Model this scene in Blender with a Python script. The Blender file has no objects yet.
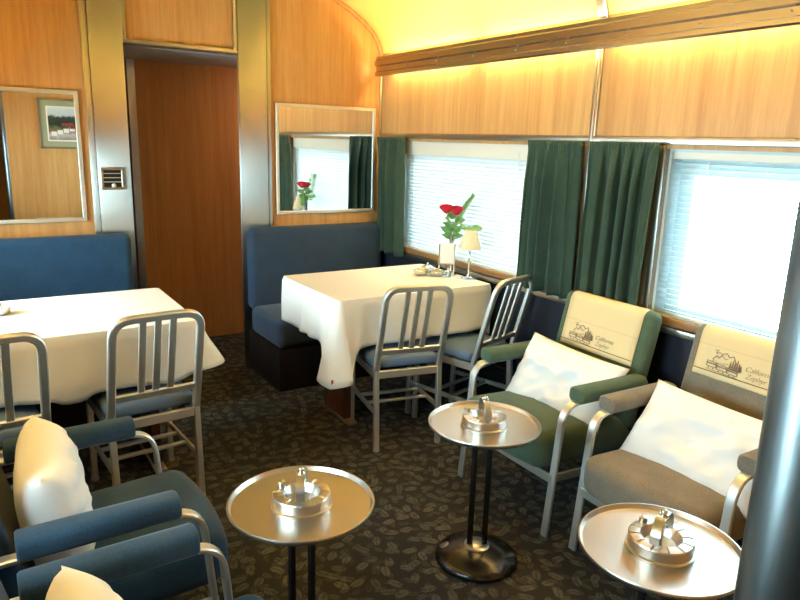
import bpy, bmesh, math, random
from mathutils import Vector, Matrix, Euler, noise
random.seed(7)
PI = math.pi
SC = bpy.context.scene
COL = SC.collection
V = Vector

# ------------------------------------------------------------------ colour / materials
def lin(c):
    out = []
    for v in c:
        v = v / 255.0
        out.append(v / 12.92 if v <= 0.04045 else ((v + 0.055) / 1.055) ** 2.4)
    return (out[0], out[1], out[2], 1.0)

class NT:
    """small helper around a node tree"""
    def __init__(self, name):
        self.m = bpy.data.materials.new(name); self.m.use_nodes = True
        self.t = self.m.node_tree; self.n = self.t.nodes; self.l = self.t.links
        self.b = self.n['Principled BSDF']; self.o = self.n['Material Output']
    def add(self, kind, **kw):
        nd = self.n.new(kind)
        for k, v in kw.items(): setattr(nd, k, v)
        return nd
    def link(self, a, b): self.l.new(a, b)
    def set(self, **kw):
        for k, v in kw.items():
            self.b.inputs[k.replace('_', ' ')].default_value = v
        return self
    def coords(self, scale=(1, 1, 1), rot=(0, 0, 0)):
        tc = self.add('ShaderNodeTexCoord'); mp = self.add('ShaderNodeMapping')
        mp.inputs['Scale'].default_value = scale; mp.inputs['Rotation'].default_value = rot
        self.link(tc.outputs['Object'], mp.inputs['Vector'])
        return mp.outputs['Vector']
    def noise(self, vec, scale=5, detail=3, rough=.5):
        nd = self.add('ShaderNodeTexNoise')
        nd.inputs['Scale'].default_value = scale; nd.inputs['Detail'].default_value = detail
        nd.inputs['Roughness'].default_value = rough
        self.link(vec, nd.inputs['Vector'])
        return nd.outputs['Fac']
    def ramp(self, fac, stops):
        nd = self.add('ShaderNodeValToRGB')
        e = nd.color_ramp.elements
        while len(e) < len(stops): e.new(0.5)
        for el, (p, c) in zip(e, stops): el.position = p; el.color = c
        self.link(fac, nd.inputs['Fac'])
        return nd.outputs['Color']
    def math(self, op, a, b=None, c=None):
        nd = self.add('ShaderNodeMath', operation=op)
        for i, v in enumerate((a, b, c)):
            if v is None: continue
            if isinstance(v, (int, float)): nd.inputs[i].default_value = v
            else: self.link(v, nd.inputs[i])
        return nd.outputs[0]
    def mix(self, fac, a, b):
        nd = self.add('ShaderNodeMix', data_type='RGBA')
        if isinstance(fac, (int, float)): nd.inputs[0].default_value = fac
        else: self.link(fac, nd.inputs[0])
        for i, v in ((6, a), (7, b)):
            if isinstance(v, tuple): nd.inputs[i].default_value = v
            else: self.link(v, nd.inputs[i])
        return nd.outputs[2]
    def bump(self, h, strength=.2, dist=.01):
        nd = self.add('ShaderNodeBump')
        nd.inputs['Strength'].default_value = strength; nd.inputs['Distance'].default_value = dist
        self.link(h, nd.inputs['Height']); self.link(nd.outputs['Normal'], self.b.inputs['Normal'])

def m_plain(name, c, rough=.5, metal=0., **kw):
    t = NT(name); t.set(Base_Color=lin(c), Roughness=rough, Metallic=metal, **kw); return t.m

def m_wood(name, light, dark, rough=.38, axis=2, scale=1.0):
    t = NT(name)
    s = [34 * scale] * 3; s[axis] = 1.3 * scale
    v = t.coords(tuple(s))
    f1 = t.noise(v, 1.0, 5, .62)
    s2 = [7 * scale] * 3; s2[axis] = .5 * scale
    f2 = t.noise(t.coords(tuple(s2)), 1.0, 3, .5)
    s3 = [150 * scale] * 3; s3[axis] = 9 * scale
    f3 = t.noise(t.coords(tuple(s3)), 1.0, 2, .5)
    f = t.math('ADD', t.math('MULTIPLY', f1, .5), t.math('ADD', t.math('MULTIPLY', f2, .32), t.math('MULTIPLY', f3, .18)))
    c = t.ramp(f, [(.34, lin(dark)), (.66, lin(light))])
    t.link(c, t.b.inputs['Base Color']); t.set(Roughness=rough)
    t.b.inputs['Specular IOR Level'].default_value = .35
    return t.m

def m_metal(name, c, rough=.3, brushed=None, aniso=0.):
    t = NT(name); t.set(Base_Color=lin(c), Roughness=rough, Metallic=1.0)
    if brushed is not None:
        s = [220.] * 3; s[brushed] = 4.
        f = t.noise(t.coords(tuple(s)), 1.0, 2, .5)
        r = t.math('ADD', t.math('MULTIPLY', f, .12), rough - .06)
        t.link(r, t.b.inputs['Roughness'])
    if aniso:
        tg = t.add('ShaderNodeTangent', direction_type='RADIAL', axis='Z')
        t.set(Anisotropic=aniso); t.link(tg.outputs[0], t.b.inputs['Tangent'])
    return t.m

def m_cloth(name, c, c2=None, rough=.9, wscale=420, sheen=.15, bump=.25):
    t = NT(name)
    v = t.coords()
    n = t.noise(v, wscale, 2, .6); n2 = t.noise(v, 9, 3, .5)
    c2 = c2 or tuple(int(x * .78) for x in c)
    f = t.math('ADD', t.math('MULTIPLY', n, .7), t.math('MULTIPLY', n2, .3))
    t.link(t.ramp(f, [(.35, lin(c2)), (.65, lin(c))]), t.b.inputs['Base Color'])
    t.set(Roughness=rough); t.b.inputs['Sheen Weight'].default_value = sheen
    t.b.inputs['Specular IOR Level'].default_value = .2
    t.bump(n, bump, .002)
    return t.m

def m_linen(name, c, trans=.12):
    t = NT(name)
    v = t.coords()
    t.set(Base_Color=lin(c), Roughness=.85); t.b.inputs['Specular IOR Level'].default_value = .2
    t.bump(t.noise(v, 60, 4, .6), .08, .004)
    return t.m

M = {}
M['wood'] = m_wood('amber_wood_laminate', (222, 174, 112), (190, 136, 78))
M['wood_door'] = m_wood('brown_wood_laminate', (196, 136, 78), (160, 102, 52), rough=.45)
M['wood_sill'] = m_wood('sill_wood', (176, 128, 80), (140, 94, 54), axis=1)
M['wood_dark'] = m_wood('dark_walnut', (92, 58, 38), (58, 34, 22))
M['column'] = m_metal('dark_brushed_stainless', (138, 144, 146), .3, brushed=2, aniso=.6)
M['steel'] = m_metal('brushed_stainless', (190, 186, 178), .42, aniso=.97)
M['trim'] = m_metal('polished_trim', (186, 178, 166), .32)
M['alu'] = m_metal('satin_aluminium', (228, 226, 220), .48)
M['chrome'] = m_metal('chrome', (225, 225, 225), .1)
M['silver'] = m_metal('table_silver', (222, 222, 218), .24)
M['tray'] = m_metal('spun_aluminium', (190, 186, 180), .33)
M['dark_metal'] = m_plain('black_enamel', (26, 24, 24), .22, .0)
M['blackish'] = m_plain('black_paint', (14, 14, 16), .5)
M['navy'] = m_plain('navy_wainscot', (22, 26, 40), .55)
M['ceiling'] = m_plain('cream_ceiling_paint', (250, 226, 132), .45)
M['pier'] = m_plain('grey_brown_window_pier_paint', (142, 130, 114), .45)
M['soffit'] = m_plain('grey_soffit', (176, 176, 172), .5)
M['white_paint'] = m_plain('white_window_paint', (206, 222, 226), .5)
M['blue'] = m_cloth('blue_upholstery', (44, 82, 116), (30, 60, 90), wscale=300)
M['blue_seat'] = m_cloth('navy_upholstery', (58, 78, 102), (42, 60, 82), wscale=300)
M['blue_chair'] = m_cloth('blue_arm_chair_fabric', (40, 70, 94), (26, 50, 70), wscale=330)
M['vinyl'] = m_cloth('slate_blue_vinyl', (112, 132, 156), (98, 118, 142), rough=.55, wscale=200, sheen=0, bump=.08)
M['green'] = m_cloth('green_upholstery', (88, 106, 86), (64, 84, 68), wscale=330)
M['grey'] = m_cloth('grey_upholstery', (140, 130, 114), (104, 96, 84), wscale=330)
M['curtain'] = m_cloth('green_curtain_fabric', (64, 84, 68), (44, 62, 52), wscale=260)
M['linen'] = m_linen('white_table_linen', (244, 242, 236))
M['pillow'] = m_linen('white_pillow_cotton', (235, 235, 234))
M['cream'] = m_linen('cream_head_rest_cloth', (226, 204, 158))
M['ink'] = m_plain('brown_print', (128, 100, 76), .8)
M['hem'] = m_plain('brown_hem_line', (110, 74, 44), .8)
M['red_mark'] = m_plain('red_laundry_mark', (196, 60, 44), .8)
M['rose'] = m_plain('red_rose_petal', (206, 24, 52), .6)
def m_leaf():
    t = NT('green_leaf'); t.set(Base_Color=lin((136, 176, 116)), Roughness=.5)
    tr = t.add('ShaderNodeBsdfTranslucent'); tr.inputs['Color'].default_value = lin((150, 196, 120))
    mx = t.add('ShaderNodeMixShader'); mx.inputs[0].default_value = .4
    t.link(t.b.outputs[0], mx.inputs[1]); t.link(tr.outputs[0], mx.inputs[2]); t.link(mx.outputs[0], t.o.inputs[0])
    return t.m
M['leaf'] = m_leaf()
M['stem'] = m_plain('green_stem', (58, 100, 48), .5)
M['card'] = m_plain('white_card', (236, 232, 224), .7)
M['mat_board'] = m_plain('grey_green_mat_board', (160, 160, 128), .8)
M['white'] = m_plain('white_plastic', (235, 230, 215), .4)
M['mirror'] = m_metal('mirror_glass', (238, 240, 238), .0)

def m_lampshade():
    t = NT('cream_lamp_shade'); t.set(Base_Color=lin((252, 244, 222)), Roughness=.8)
    tr = t.add('ShaderNodeBsdfTranslucent'); tr.inputs['Color'].default_value = lin((252, 242, 212))
    mx = t.add('ShaderNodeMixShader'); mx.inputs[0].default_value = .5
    t.link(t.b.outputs[0], mx.inputs[1]); t.link(tr.outputs[0], mx.inputs[2]); t.link(mx.outputs[0], t.o.inputs[0])
    return t.m
M['shade'] = m_lampshade()
def m_slat():
    t = NT('white_blind_slat'); t.set(Base_Color=lin((226, 232, 232)), Roughness=.5)
    tr = t.add('ShaderNodeBsdfTranslucent'); tr.inputs['Color'].default_value = lin((235, 243, 245))
    mx = t.add('ShaderNodeMixShader'); mx.inputs[0].default_value = .02
    t.link(t.b.outputs[0], mx.inputs[1]); t.link(tr.outputs[0], mx.inputs[2]); t.link(mx.outputs[0], t.o.inputs[0])
    return t.m
M['slat'] = m_slat()
def m_glass():
    t = NT('window_glass'); t.n.remove(t.b)
    tr = t.add('ShaderNodeBsdfTransparent'); tr.inputs['Color'].default_value = (.93, .97, .97, 1)
    gl = t.add('ShaderNodeBsdfGlossy'); gl.inputs['Roughness'].default_value = .02
    fr = t.add('ShaderNodeFresnel'); fr.inputs['IOR'].default_value = 1.45
    mx = t.add('ShaderNodeMixShader')
    t.link(fr.outputs[0], mx.inputs[0]); t.link(tr.outputs[0], mx.inputs[1]); t.link(gl.outputs[0], mx.inputs[2])
    t.link(mx.outputs[0], t.o.inputs[0])
    return t.m
M['glass'] = m_glass()
def m_emit(name, c, s):
    t = NT(name); t.n.remove(t.b)
    e = t.add('ShaderNodeEmission'); e.inputs['Color'].default_value = c; e.inputs['Strength'].default_value = s
    t.link(e.outputs[0], t.o.inputs[0]); return t.m
TUBE = 44.0
M['tube'] = m_emit('warm_fluorescent_tube', (1.0, .73, .30, 1), TUBE)

def m_carpet():
    t = NT('leaf_pattern_carpet')
    def layer(scale, off, thr):
        tc = t.add('ShaderNodeTexCoord'); mp = t.add('ShaderNodeMapping')
        mp.inputs['Location'].default_value = off; mp.inputs['Scale'].default_value = (scale, scale, scale)
        t.link(tc.outputs['Object'], mp.inputs['Vector'])
        vo = t.add('ShaderNodeTexVoronoi', voronoi_dimensions='2D'); vo.inputs['Scale'].default_value = 1.0
        vo.inputs['Randomness'].default_value = .85
        t.link(mp.outputs[0], vo.inputs['Vector'])
        sub = t.add('ShaderNodeVectorMath', operation='SUBTRACT')
        t.link(mp.outputs[0], sub.inputs[0]); t.link(vo.outputs['Position'], sub.inputs[1])
        sp = t.add('ShaderNodeSeparateColor'); t.link(vo.outputs['Color'], sp.inputs[0])
        ro = t.add('ShaderNodeVectorRotate', rotation_type='Z_AXIS')
        t.link(sub.outputs[0], ro.inputs['Vector']); t.link(t.math('MULTIPLY', sp.outputs[0], 6.283), ro.inputs['Angle'])
        xyz = t.add('ShaderNodeSeparateXYZ'); t.link(ro.outputs[0], xyz.inputs[0])
        x, y = xyz.outputs[0], xyz.outputs[1]
        ax = t.math('ABSOLUTE', x)
        e = t.math('SQRT', t.math('ADD', t.math('POWER', t.math('MULTIPLY', x, 1.9), 2.0), t.math('POWER', y, 2.0)))
        leaf = t.math('LESS_THAN', e, thr)
        vein = t.math('GREATER_THAN', t.math('SINE', t.math('MULTIPLY', t.math('ADD', y, t.math('MULTIPLY', ax, -.9)), 46.0)), -.25)
        mid = t.math('GREATER_THAN', ax, .022)
        return t.math('MULTIPLY', leaf, t.math('MULTIPLY', vein, mid)), sp.outputs[1]
    a, ca = layer(14.5, (0, 0, 0), .46)
    b, cb = layer(18.0, (3.3, 1.7, 0), .40)
    v = t.coords()
    fuzz = t.noise(v, 420, 2, .6); big = t.noise(v, 26, 3, .6)
    base = t.mix(fuzz, lin((33, 34, 36)), lin((64, 65, 66)))
    tan = t.mix(ca, lin((94, 98, 98)), lin((126, 122, 110)))
    tan2 = t.mix(cb, lin((72, 73, 70)), lin((106, 101, 90)))
    c = t.mix(t.math('MULTIPLY', b, .8), base, tan2)
    c = t.mix(t.math('MULTIPLY', a, .85), c, tan)
    c = t.mix(t.math('MULTIPLY', t.math('GREATER_THAN', big, .56), .55), c, base)
    t.link(c, t.b.inputs['Base Color']); t.set(Roughness=.95); t.b.inputs['Specular IOR Level'].default_value = .1
    t.bump(fuzz, .5, .004)
    return t.m
M['carpet'] = m_carpet()

# ------------------------------------------------------------------ mesh helpers
def new(): return bmesh.new()
def merge(bm, sub, mat=None):
    if mat is not None: bmesh.ops.transform(sub, matrix=mat, verts=sub.verts)
    me = bpy.data.meshes.new('tmp'); sub.to_mesh(me); sub.free(); bm.from_mesh(me); bpy.data.meshes.remove(me)
    return bm
def box(bm, lo, hi, bev=0., seg=2, mat=None, mi=0):
    s = new(); bmesh.ops.create_cube(s, size=1.0)
    lo, hi = V(lo), V(hi)
    for v in s.verts: v.co = V(((lo[i] + hi[i]) / 2 + v.co[i] * (hi[i] - lo[i])) for i in range(3))
    if bev: bmesh.ops.bevel(s, geom=s.edges[:], offset=bev, segments=seg, profile=.5, affect='EDGES', clamp_overlap=True)
    for f in s.faces: f.material_index = mi
    return merge(bm, s, mat)
def lathe(bm, prof, n=32, mat=None, mi=0, close=True):
    """prof: list of (r, z)"""
    s = new(); rings = []
    for r, z in prof:
        if r < 1e-6: rings.append([s.verts.new((0, 0, z))])
        else: rings.append([s.verts.new((r * math.cos(2 * PI * i / n), r * math.sin(2 * PI * i / n), z)) for i in range(n)])
    for a, b in zip(rings, rings[1:]):
        for i in range(n):
            j = (i + 1) % n
            if len(a) == 1 and len(b) == 1: continue
            if len(a) == 1: f = s.faces.new((a[0], b[j], b[i]))
            elif len(b) == 1: f = s.faces.new((a[i], a[j], b[0]))
            else: f = s.faces.new((a[i], a[j], b[j], b[i]))
            f.material_index = mi
    bmesh.ops.recalc_face_normals(s, faces=s.faces[:])
    return merge(bm, s, mat)
def fillet(pts, r, n=6):
    pts = [V(p) for p in pts]; out = [pts[0]]
    for a, b, c in zip(pts, pts[1:], pts[2:]):
        d1, d2 = (a - b), (c - b); l = min(r, d1.length * .48, d2.length * .48)
        p, q = b + d1.normalized() * l, b + d2.normalized() * l
        for i in range(n + 1):
            t = i / n; out.append((1 - t) ** 2 * p + 2 * t * (1 - t) * b + t * t * q)
    out.append(pts[-1]); return out
def sweep(bm, pts, prof, side, mat=None, cap=True, mi=0):
    """extrude a closed 2-D profile [(u along side, v along normal)] along planar-ish pts; side = constant direction"""
    s = new(); pts = [V(p) for p in pts]; side = V(side).normalized(); rings = []
    for i, p in enumerate(pts):
        t = (pts[min(i + 1, len(pts) - 1)] - pts[max(i - 1, 0)]).normalized()
        nrm = t.cross(side).normalized()
        rings.append([s.verts.new(p + side * u + nrm * w) for u, w in prof])
    k = len(prof)
    for a, b in zip(rings, rings[1:]):
        for i in range(k): s.faces.new((a[i], a[(i + 1) % k], b[(i + 1) % k], b[i]))
    if cap: s.faces.new(rings[0][::-1]); s.faces.new(rings[-1])
    for f in s.faces: f.material_index = mi
    bmesh.ops.recalc_face_normals(s, faces=s.faces[:])
    return merge(bm, s, mat)
def rectp(w, t, b=.002):
    w, t = w / 2, t / 2
    return [(-w + b, -t), (w - b, -t), (w, -t + b), (w, t - b), (w - b, t), (-w + b, t), (-w, t - b), (-w, -t + b)]
def circp(r, n=12): return [(r * math.cos(2 * PI * i / n), r * math.sin(2 * PI * i / n)) for i in range(n)]
def rod(bm, a, b, r, n=12, mat=None, mi=0):
    a, b = V(a), V(b); d = (b - a).normalized()
    side = d.orthogonal().normalized()
    return sweep(bm, [a, b], circp(r, n), side, mat, mi=mi)
def bar(bm, a, b, w, t, side, mat=None): return sweep(bm, [a, b], rectp(w, t), side, mat)
def tube(bm, pts, r, n=8, taper=None, mat=None):
    """round tube along any 3-D path"""
    s = new(); pts = [V(p) for p in pts]; rings = []; side = None
    for i, p in enumerate(pts):
        t = (pts[min(i + 1, len(pts) - 1)] - pts[max(i - 1, 0)]).normalized()
        side = t.orthogonal().normalized() if side is None else (side - t * side.dot(t)).normalized()
        up = t.cross(side); rr = r if taper is None else r * (1 + (taper - 1) * i / (len(pts) - 1))
        rings.append([s.verts.new(p + side * rr * math.cos(2 * PI * k / n) + up * rr * math.sin(2 * PI * k / n)) for k in range(n)])
    for a, b in zip(rings, rings[1:]):
        for k in range(n): s.faces.new((a[k], a[(k + 1) % n], b[(k + 1) % n], b[k]))
    s.faces.new(rings[0][::-1]); s.faces.new(rings[-1])
    bmesh.ops.recalc_face_normals(s, faces=s.faces[:])
    return merge(bm, s, mat)
def ball(bm, c, r, sc=(1, 1, 1), u=14, v=10):
    s = new(); bmesh.ops.create_uvsphere(s, u_segments=u, v_segments=v, radius=r)
    return merge(bm, s, Matrix.Translation(c) @ Matrix.Diagonal((*sc, 1)))
def disc_z(bm, c, r, h, n=24): return lathe(bm, [(0, 0), (r, 0), (r, h), (0, h)], n, Matrix.Translation(c))

def obj(name, bm, mats, parent=None, smooth=40, loc=None):
    me = bpy.data.meshes.new(name); bm.to_mesh(me); bm.free()
    for m in (mats if isinstance(mats, (list, tuple)) else [mats]): me.materials.append(m)
    if smooth:
        for p in me.polygons: p.use_smooth = True
        me.set_sharp_from_angle(angle=math.radians(smooth))
    o = bpy.data.objects.new(name, me); COL.objects.link(o)
    if parent is not None: o.parent = parent
    if loc is not None: o.location = loc
    return o
def tag(o, label, cat, group=None):
    o['label'] = label; o['category'] = cat
    if group: o['group'] = group
    return o
def thing(name, label, cat, loc=(0, 0, 0), rotz=0., group=None):
    o = bpy.data.objects.new(name, None); COL.objects.link(o); o.empty_display_size = .1
    o.location = loc; o.rotation_euler = (0, 0, rotz); return tag(o, label, cat, group)
def struct(name, bm, mats, smooth=40, parent=None):
    o = obj(name, bm, mats, parent, smooth)
    if parent is None: o['kind'] = 'structure'
    return o
def dup(root, loc, rotz, label):
    r = root.copy(); COL.objects.link(r); r.location = loc; r.rotation_euler = (0, 0, rotz); r['label'] = label
    for ch in list(root.children):
        c = ch.copy(); COL.objects.link(c); c.parent = r
        for g in list(ch.children):
            d = g.copy(); COL.objects.link(d); d.parent = c
    return r
def solid(o, t, off=0.):
    md = o.modifiers.new('thickness', 'SOLIDIFY'); md.thickness = t; md.offset = off; return o

# ------------------------------------------------------------------ room dimensions
XW, XL = 2.63, -.45          # window wall, left wall (inner faces)
YE, YP, YB = 4.41, .20, -1.9 # end wall, near partition face, far end behind the camera
ZT = 2.72
CX = (XW + XL) / 2

bm = new(); box(bm, (XL - .2, YB, -.06), (XW + .2, 5.7, 0)); struct('floor', bm, M['carpet'], 0)

# curved ceiling: one profile swept along the car
rp = [(2.66, 2.14), (2.632, 2.20), (2.60, 2.29), (2.55, 2.355), (2.48, 2.415), (2.39, 2.47), (2.28, 2.525), (2.1, 2.585), (1.85, 2.64), (1.5, 2.68), (CX, 2.69)]
prof = rp + [(2 * CX - x, z) for x, z in rp[-2::-1]]
bm = new()
def arch(bm, prof, y0, y1, th):
    s = new(); n = len(prof); g = []
    for y in (y0, y1):
        g.append([s.verts.new((x, y, z)) for x, z in prof] + [s.verts.new((CX + (x - CX) * (1 + th / 1.5), y, z + th)) for x, z in reversed(prof)])
    m = 2 * n
    for i in range(m): s.faces.new((g[0][i], g[0][(i + 1) % m], g[1][(i + 1) % m], g[1][i]))
    for i in range(n - 1):
        for q in (0, 1): s.faces.new((g[q][i], g[q][i + 1], g[q][m - 2 - i], g[q][m - 1 - i]))
    bmesh.ops.recalc_face_normals(s, faces=s.faces[:]); merge(bm, s)
arch(bm, prof, YB, YE, .05); struct('ceiling', bm, M['ceiling'], 50)

# end wall with the doorway
D0, D1, DZ = .85, 1.548, 2.115
bm = new()
box(bm, (XL - .1, YE, 0), (D0 - .03, YE + .1, ZT)); box(bm, (D1 + .09, YE, 0), (XW + .1, YE + .1, ZT)); box(bm, (D0 - .03, YE, DZ), (D1 + .09, YE + .1, ZT))
struct('wall_back', bm, M['wood'], 0)
# passage beyond the doorway
bm = new()
box(bm, (1.085, 5.25, 0), (2.75, 5.37, DZ))
p = struct('wall_passage', bm, M['wood_door'], 0)
bm = new(); box(bm, (1.032, 5.235, 0), (1.085, 5.37, DZ))
for k in range(9): disc_z(bm, (0, 0, 0), .006, .004, 10) if False else lathe(bm, [(0, 0), (.006, 0), (.004, .003), (0, .003)], 10, Matrix.Translation((1.058, 5.235, .2 + k * .22)) @ Matrix.Rotation(PI / 2, 4, 'X'))
struct('trim_1', bm, M['steel'], 0)
bm = new(); box(bm, (.2, 5.32, 0), (1.032, 5.36, DZ)); box(bm, (.1, YE + .1, 0), (.2, 5.36, DZ)); box(bm, (2.75, YE + .1, 0), (2.85, 5.33, DZ))
struct('wall_passage_side', bm, M['blackish'], 0)
bm = new(); box(bm, (.1, YE + .1, DZ - .008), (2.85, 5.36, DZ + .06)); struct('ceiling_passage', bm, M['soffit'], 0)

# stainless pillars, lintel and narrow strips on the end wall
def strip_y(bm, x0, x1, z0, z1, d=.02, bev=.003): box(bm, (x0, YE - d, z0), (x1, YE, z1), bev, 2)
for nm, x0, x1 in (('trim_2', .668, .853), ('trim_3', 1.545, 1.735)):
    bm = new(); box(bm, (x0, YE - .03, 0), (x1, YE, 2.70), .004, 2); struct(nm, bm, M['steel'], 30)
for nm, x0, x1 in (('trim_4', .632, .664), ('trim_5', 1.739, 1.765)):
    bm = new(); strip_y(bm, x0, x1, 0, 2.70, .022); struct(nm, bm, M['steel'], 30)
bm = new(); box(bm, (D0, YE - .02, DZ - .003), (D1, YE + .1, DZ + .022), .003, 2)
box(bm, (D0 + .004, YE - .016, DZ + .024), (D0 + .026, YE, 2.70)); box(bm, (D1 - .026, YE - .016, DZ + .024), (D1 - .004, YE, 2.70))
for x in (D0 + .015, D1 - .015):
    lathe(bm, [(0, 0), (.006, 0), (.004, .003), (0, .003)], 10, Matrix.Translation((x, YE - .016, DZ + .05)) @ Matrix.Rotation(PI / 2, 4, 'X'))
struct('trim_6', bm, M['trim'], 30)
# moulding where end wall meets the arch, and the corner strip
bm = new()
sweep(bm, [(x - .012 if x > CX else x + .012, YE - .010, z - .012) for x, z in prof], rectp(.018, .022), (0, 1, 0))
struct('trim_7', bm, M['wood'], 50)
bm = new(); box(bm, (XW - .016, YE - .016, .85), (XW, YE, 2.2), .003, 2); struct('trim_8', bm, M['trim'], 30)

# window wall: openings 1 (y 2.76..4.10) and 2 (y .72..1.935)
ZS, ZH = .845, 1.60
W1, W2 = (2.74, 4.12), (.62, 1.935)
def side_wall(name, sgn, x_in, openings):
    bm = new(); x0, x1 = (x_in, x_in + .14) if sgn > 0 else (x_in - .14, x_in)
    box(bm, (x0, YB, 0), (x1, YE, ZS), mi=1)
    box(bm, (x0, YB, ZH), (x1, YE, 2.3), mi=0)
    ys = [YB] + [v for o in sorted(openings) for v in o] + [YE]
    for a, b in zip(ys[0::2], ys[1::2]): box(bm, (x0, a, ZS), (x1, b, ZH), mi=2)
    return struct(name, bm, [M['wood'], M['navy'], M['pier']], 0)
side_wall('wall_right', 1, XW, [W1, W2]); side_wall('wall_left', -1, XL, [W1, W2])

def window(name, sgn, x_in, op):
    """outer glazing frame with a fixed pane"""
    xo = x_in + sgn * .12; a, b = op; z0, z1 = ZS, ZH; fw = .085
    bm = new(); xs = sorted((xo - .018, xo + .018))
    box(bm, (xs[0], a, z0), (xs[1], a + fw, z1)); box(bm, (xs[0], b - fw, z0), (xs[1], b, z1))
    box(bm, (xs[0], a + fw, z0), (xs[1], b - fw, z0 + .04)); box(bm, (xs[0], a + fw, z1 - .11), (xs[1], b - fw, z1))
    o = struct(name, bm, M['white_paint'], 0)
    bm = new(); box(bm, (xo - .003, a + fw, z0 + .04), (xo + .003, b - fw, z1 - .11)); obj('pane', bm, M['glass'], o, 0)
    # reveal lining
    bm = new(); xr = sorted((x_in + sgn * .022, xo - sgn * .018))
    box(bm, (xr[0], a, z0), (xr[1], a + .012, z1)); box(bm, (xr[0], b - .012, z0), (xr[1], b, z1))
    box(bm, (xr[0], a + .012, z0), (xr[1], b - .012, z0 + .010)); box(bm, (xr[0], a + .012, z1 - .012), (xr[1], b - .012, z1))
    obj('reveal', bm, M['white_paint'], o, 0)
window('window_1', 1, XW, W1); window('window_2', 1, XW, W2)
window('window_3', -1, XL, W1); window('window_4', -1, XL, W2)

# window wall trims: metal rail over the windows, vertical joint strip, window jamb strips, sill
bm = new(); box(bm, (XW - .014, YP, 1.618), (XW, 4.39, 1.652), .003, 2); struct('trim_9', bm, M['trim'], 30)
bm = new(); box(bm, (XW - .012, 2.345, .87), (XW, 2.385, 2.2), .003, 2); box(bm, (XW - .02, 2.357, .87), (XW - .01, 2.373, 2.2), .003, 2); struct('trim_10', bm, M['trim'], 30)
bm = new(); box(bm, (XW - .012, 1.937, .862), (XW, 1.962, 1.616), .003, 2); box(bm, (XW - .012, 4.122, .862), (XW, 4.142, 1.616), .003, 2); box(bm, (XW - .012, 2.716, .862), (XW, 2.738, 1.616), .003, 2)
struct('trim_11', bm, M['trim'], 30)
bm = new(); box(bm, (XW - .016, YP, .822), (XW + .0, 4.39, .860), .004, 2); struct('trim_12', bm, M['wood_sill'], 30)
bm = new(); box(bm, (XW - .03, YP, .788), (XW, 4.39, .818), .004, 2); struct('trim_13', bm, M['trim'], 30)
bm = new()
arch(bm, [(CX + (x - CX) * .994, z - .008) for x, z in prof[1:-1]], 2.335, 2.395, .006); struct('trim_14', bm, M['steel'], 40)
# heater grille along the foot of the window wall
bm = new()
box(bm, (XW - .05, YP + .02, .02), (XW, 4.38, .30), .004, 1)
for k in range(88): box(bm, (XW - .056, YP + .05 + k * .049, .06), (XW - .05, YP + .075 + k * .049, .27))
struct('baseboard_right', bm, M['blackish'], 0)

# partition with its rounded stainless edge, near wall
bm = new(); box(bm, (.41, YP - .09, 0), (XW + .1, YP, ZT)); struct('wall_partition', bm, M['wood'], 0)
bm = new(); lathe(bm, [(.031, 0), (.031, 2.66)], 40, Matrix.Translation((.4065, .172, 0))); struct('trim_15', bm, M['column'], 60)
bm = new(); box(bm, (XL - .1, YB - .1, 0), (XW + .1, YB, ZT)); struct('wall_front', bm, M['wood'], 0)

# ------------------------------------------------------------------ cove lights
def cove(label, sgn, x_in, tubes):
    t = thing('cove_light', label, 'light', (0, 0, 0))
    y0, y1 = YP + .01, 4.30
    if sgn < 0: y0 = YB + .02
    # stepped sheet-metal profile (x inward from wall, z)
    pf = [(.075, 2.040), (.118, 2.036), (.124, 2.044), (.124, 2.062), (.112, 2.070), (.112, 2.100), (.126, 2.108), (.126, 2.140), (.114, 2.148),
          (.114, 2.166), (.102, 2.172), (.102, 2.150), (.106, 2.146), (.116, 2.138), (.116, 2.112), (.102, 2.104), (.102, 2.066), (.112, 2.058), (.112, 2.048), (.075, 2.048)]
    bm = new(); s = new(); g = [[s.verts.new((x_in - sgn * a, y, z)) for a, z in pf] for y in (y0, y1)]
    for i in range(len(pf)):
        j = (i + 1) % len(pf); s.faces.new((g[0][i], g[0][j], g[1][j], g[1][i]))
    s.faces.new(g[0]); s.faces.new(g[1][::-1]); bmesh.ops.recalc_face_normals(s, faces=s.faces[:]); merge(bm, s)
    obj('valance', bm, M['valance'], t, 30)
    y = y0 + .12
    while y < y1 - .05:
        bm = new(); lathe(bm, [(0, 0), (.006, 0), (.005, .003), (0, .004)], 10, Matrix.Translation((x_in - sgn * .112, y, 2.085)) @ Matrix.Rotation(-sgn * PI / 2, 4, 'Y'))
        y += .36
        obj('screw', bm, M['steel'], t, 30)
    for a, b in tubes:
        bm = new(); rod(bm, (x_in - sgn * .036, a, 2.108), (x_in - sgn * .036, b, 2.108), .013, 10); obj('fluorescent_tube', bm, M['tube'], t, 60)
    for yy in [y1 - .03, 3.28, 2.33, 1.1]:
        bm = new(); box(bm, (min(x_in, x_in - sgn * .104), yy - .008, 2.072), (max(x_in, x_in - sgn * .104), yy + .008, 2.082))
        obj('bracket', bm, M['steel'], t, 0)
    return t
M['valance'] = m_metal('brushed_valance', (196, 188, 176), .24)
cove('long stepped metal valance hiding warm light tubes above the green curtains', 1, XW, [(3.36, 4.24), (2.40, 3.24), (1.42, 2.27), (.45, 1.30)])
cove('matching metal light valance along the opposite wall, out of the picture', -1, XL, [(3.36, 4.24), (2.40, 3.24), (1.42, 2.27), (.45, 1.30)])

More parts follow.
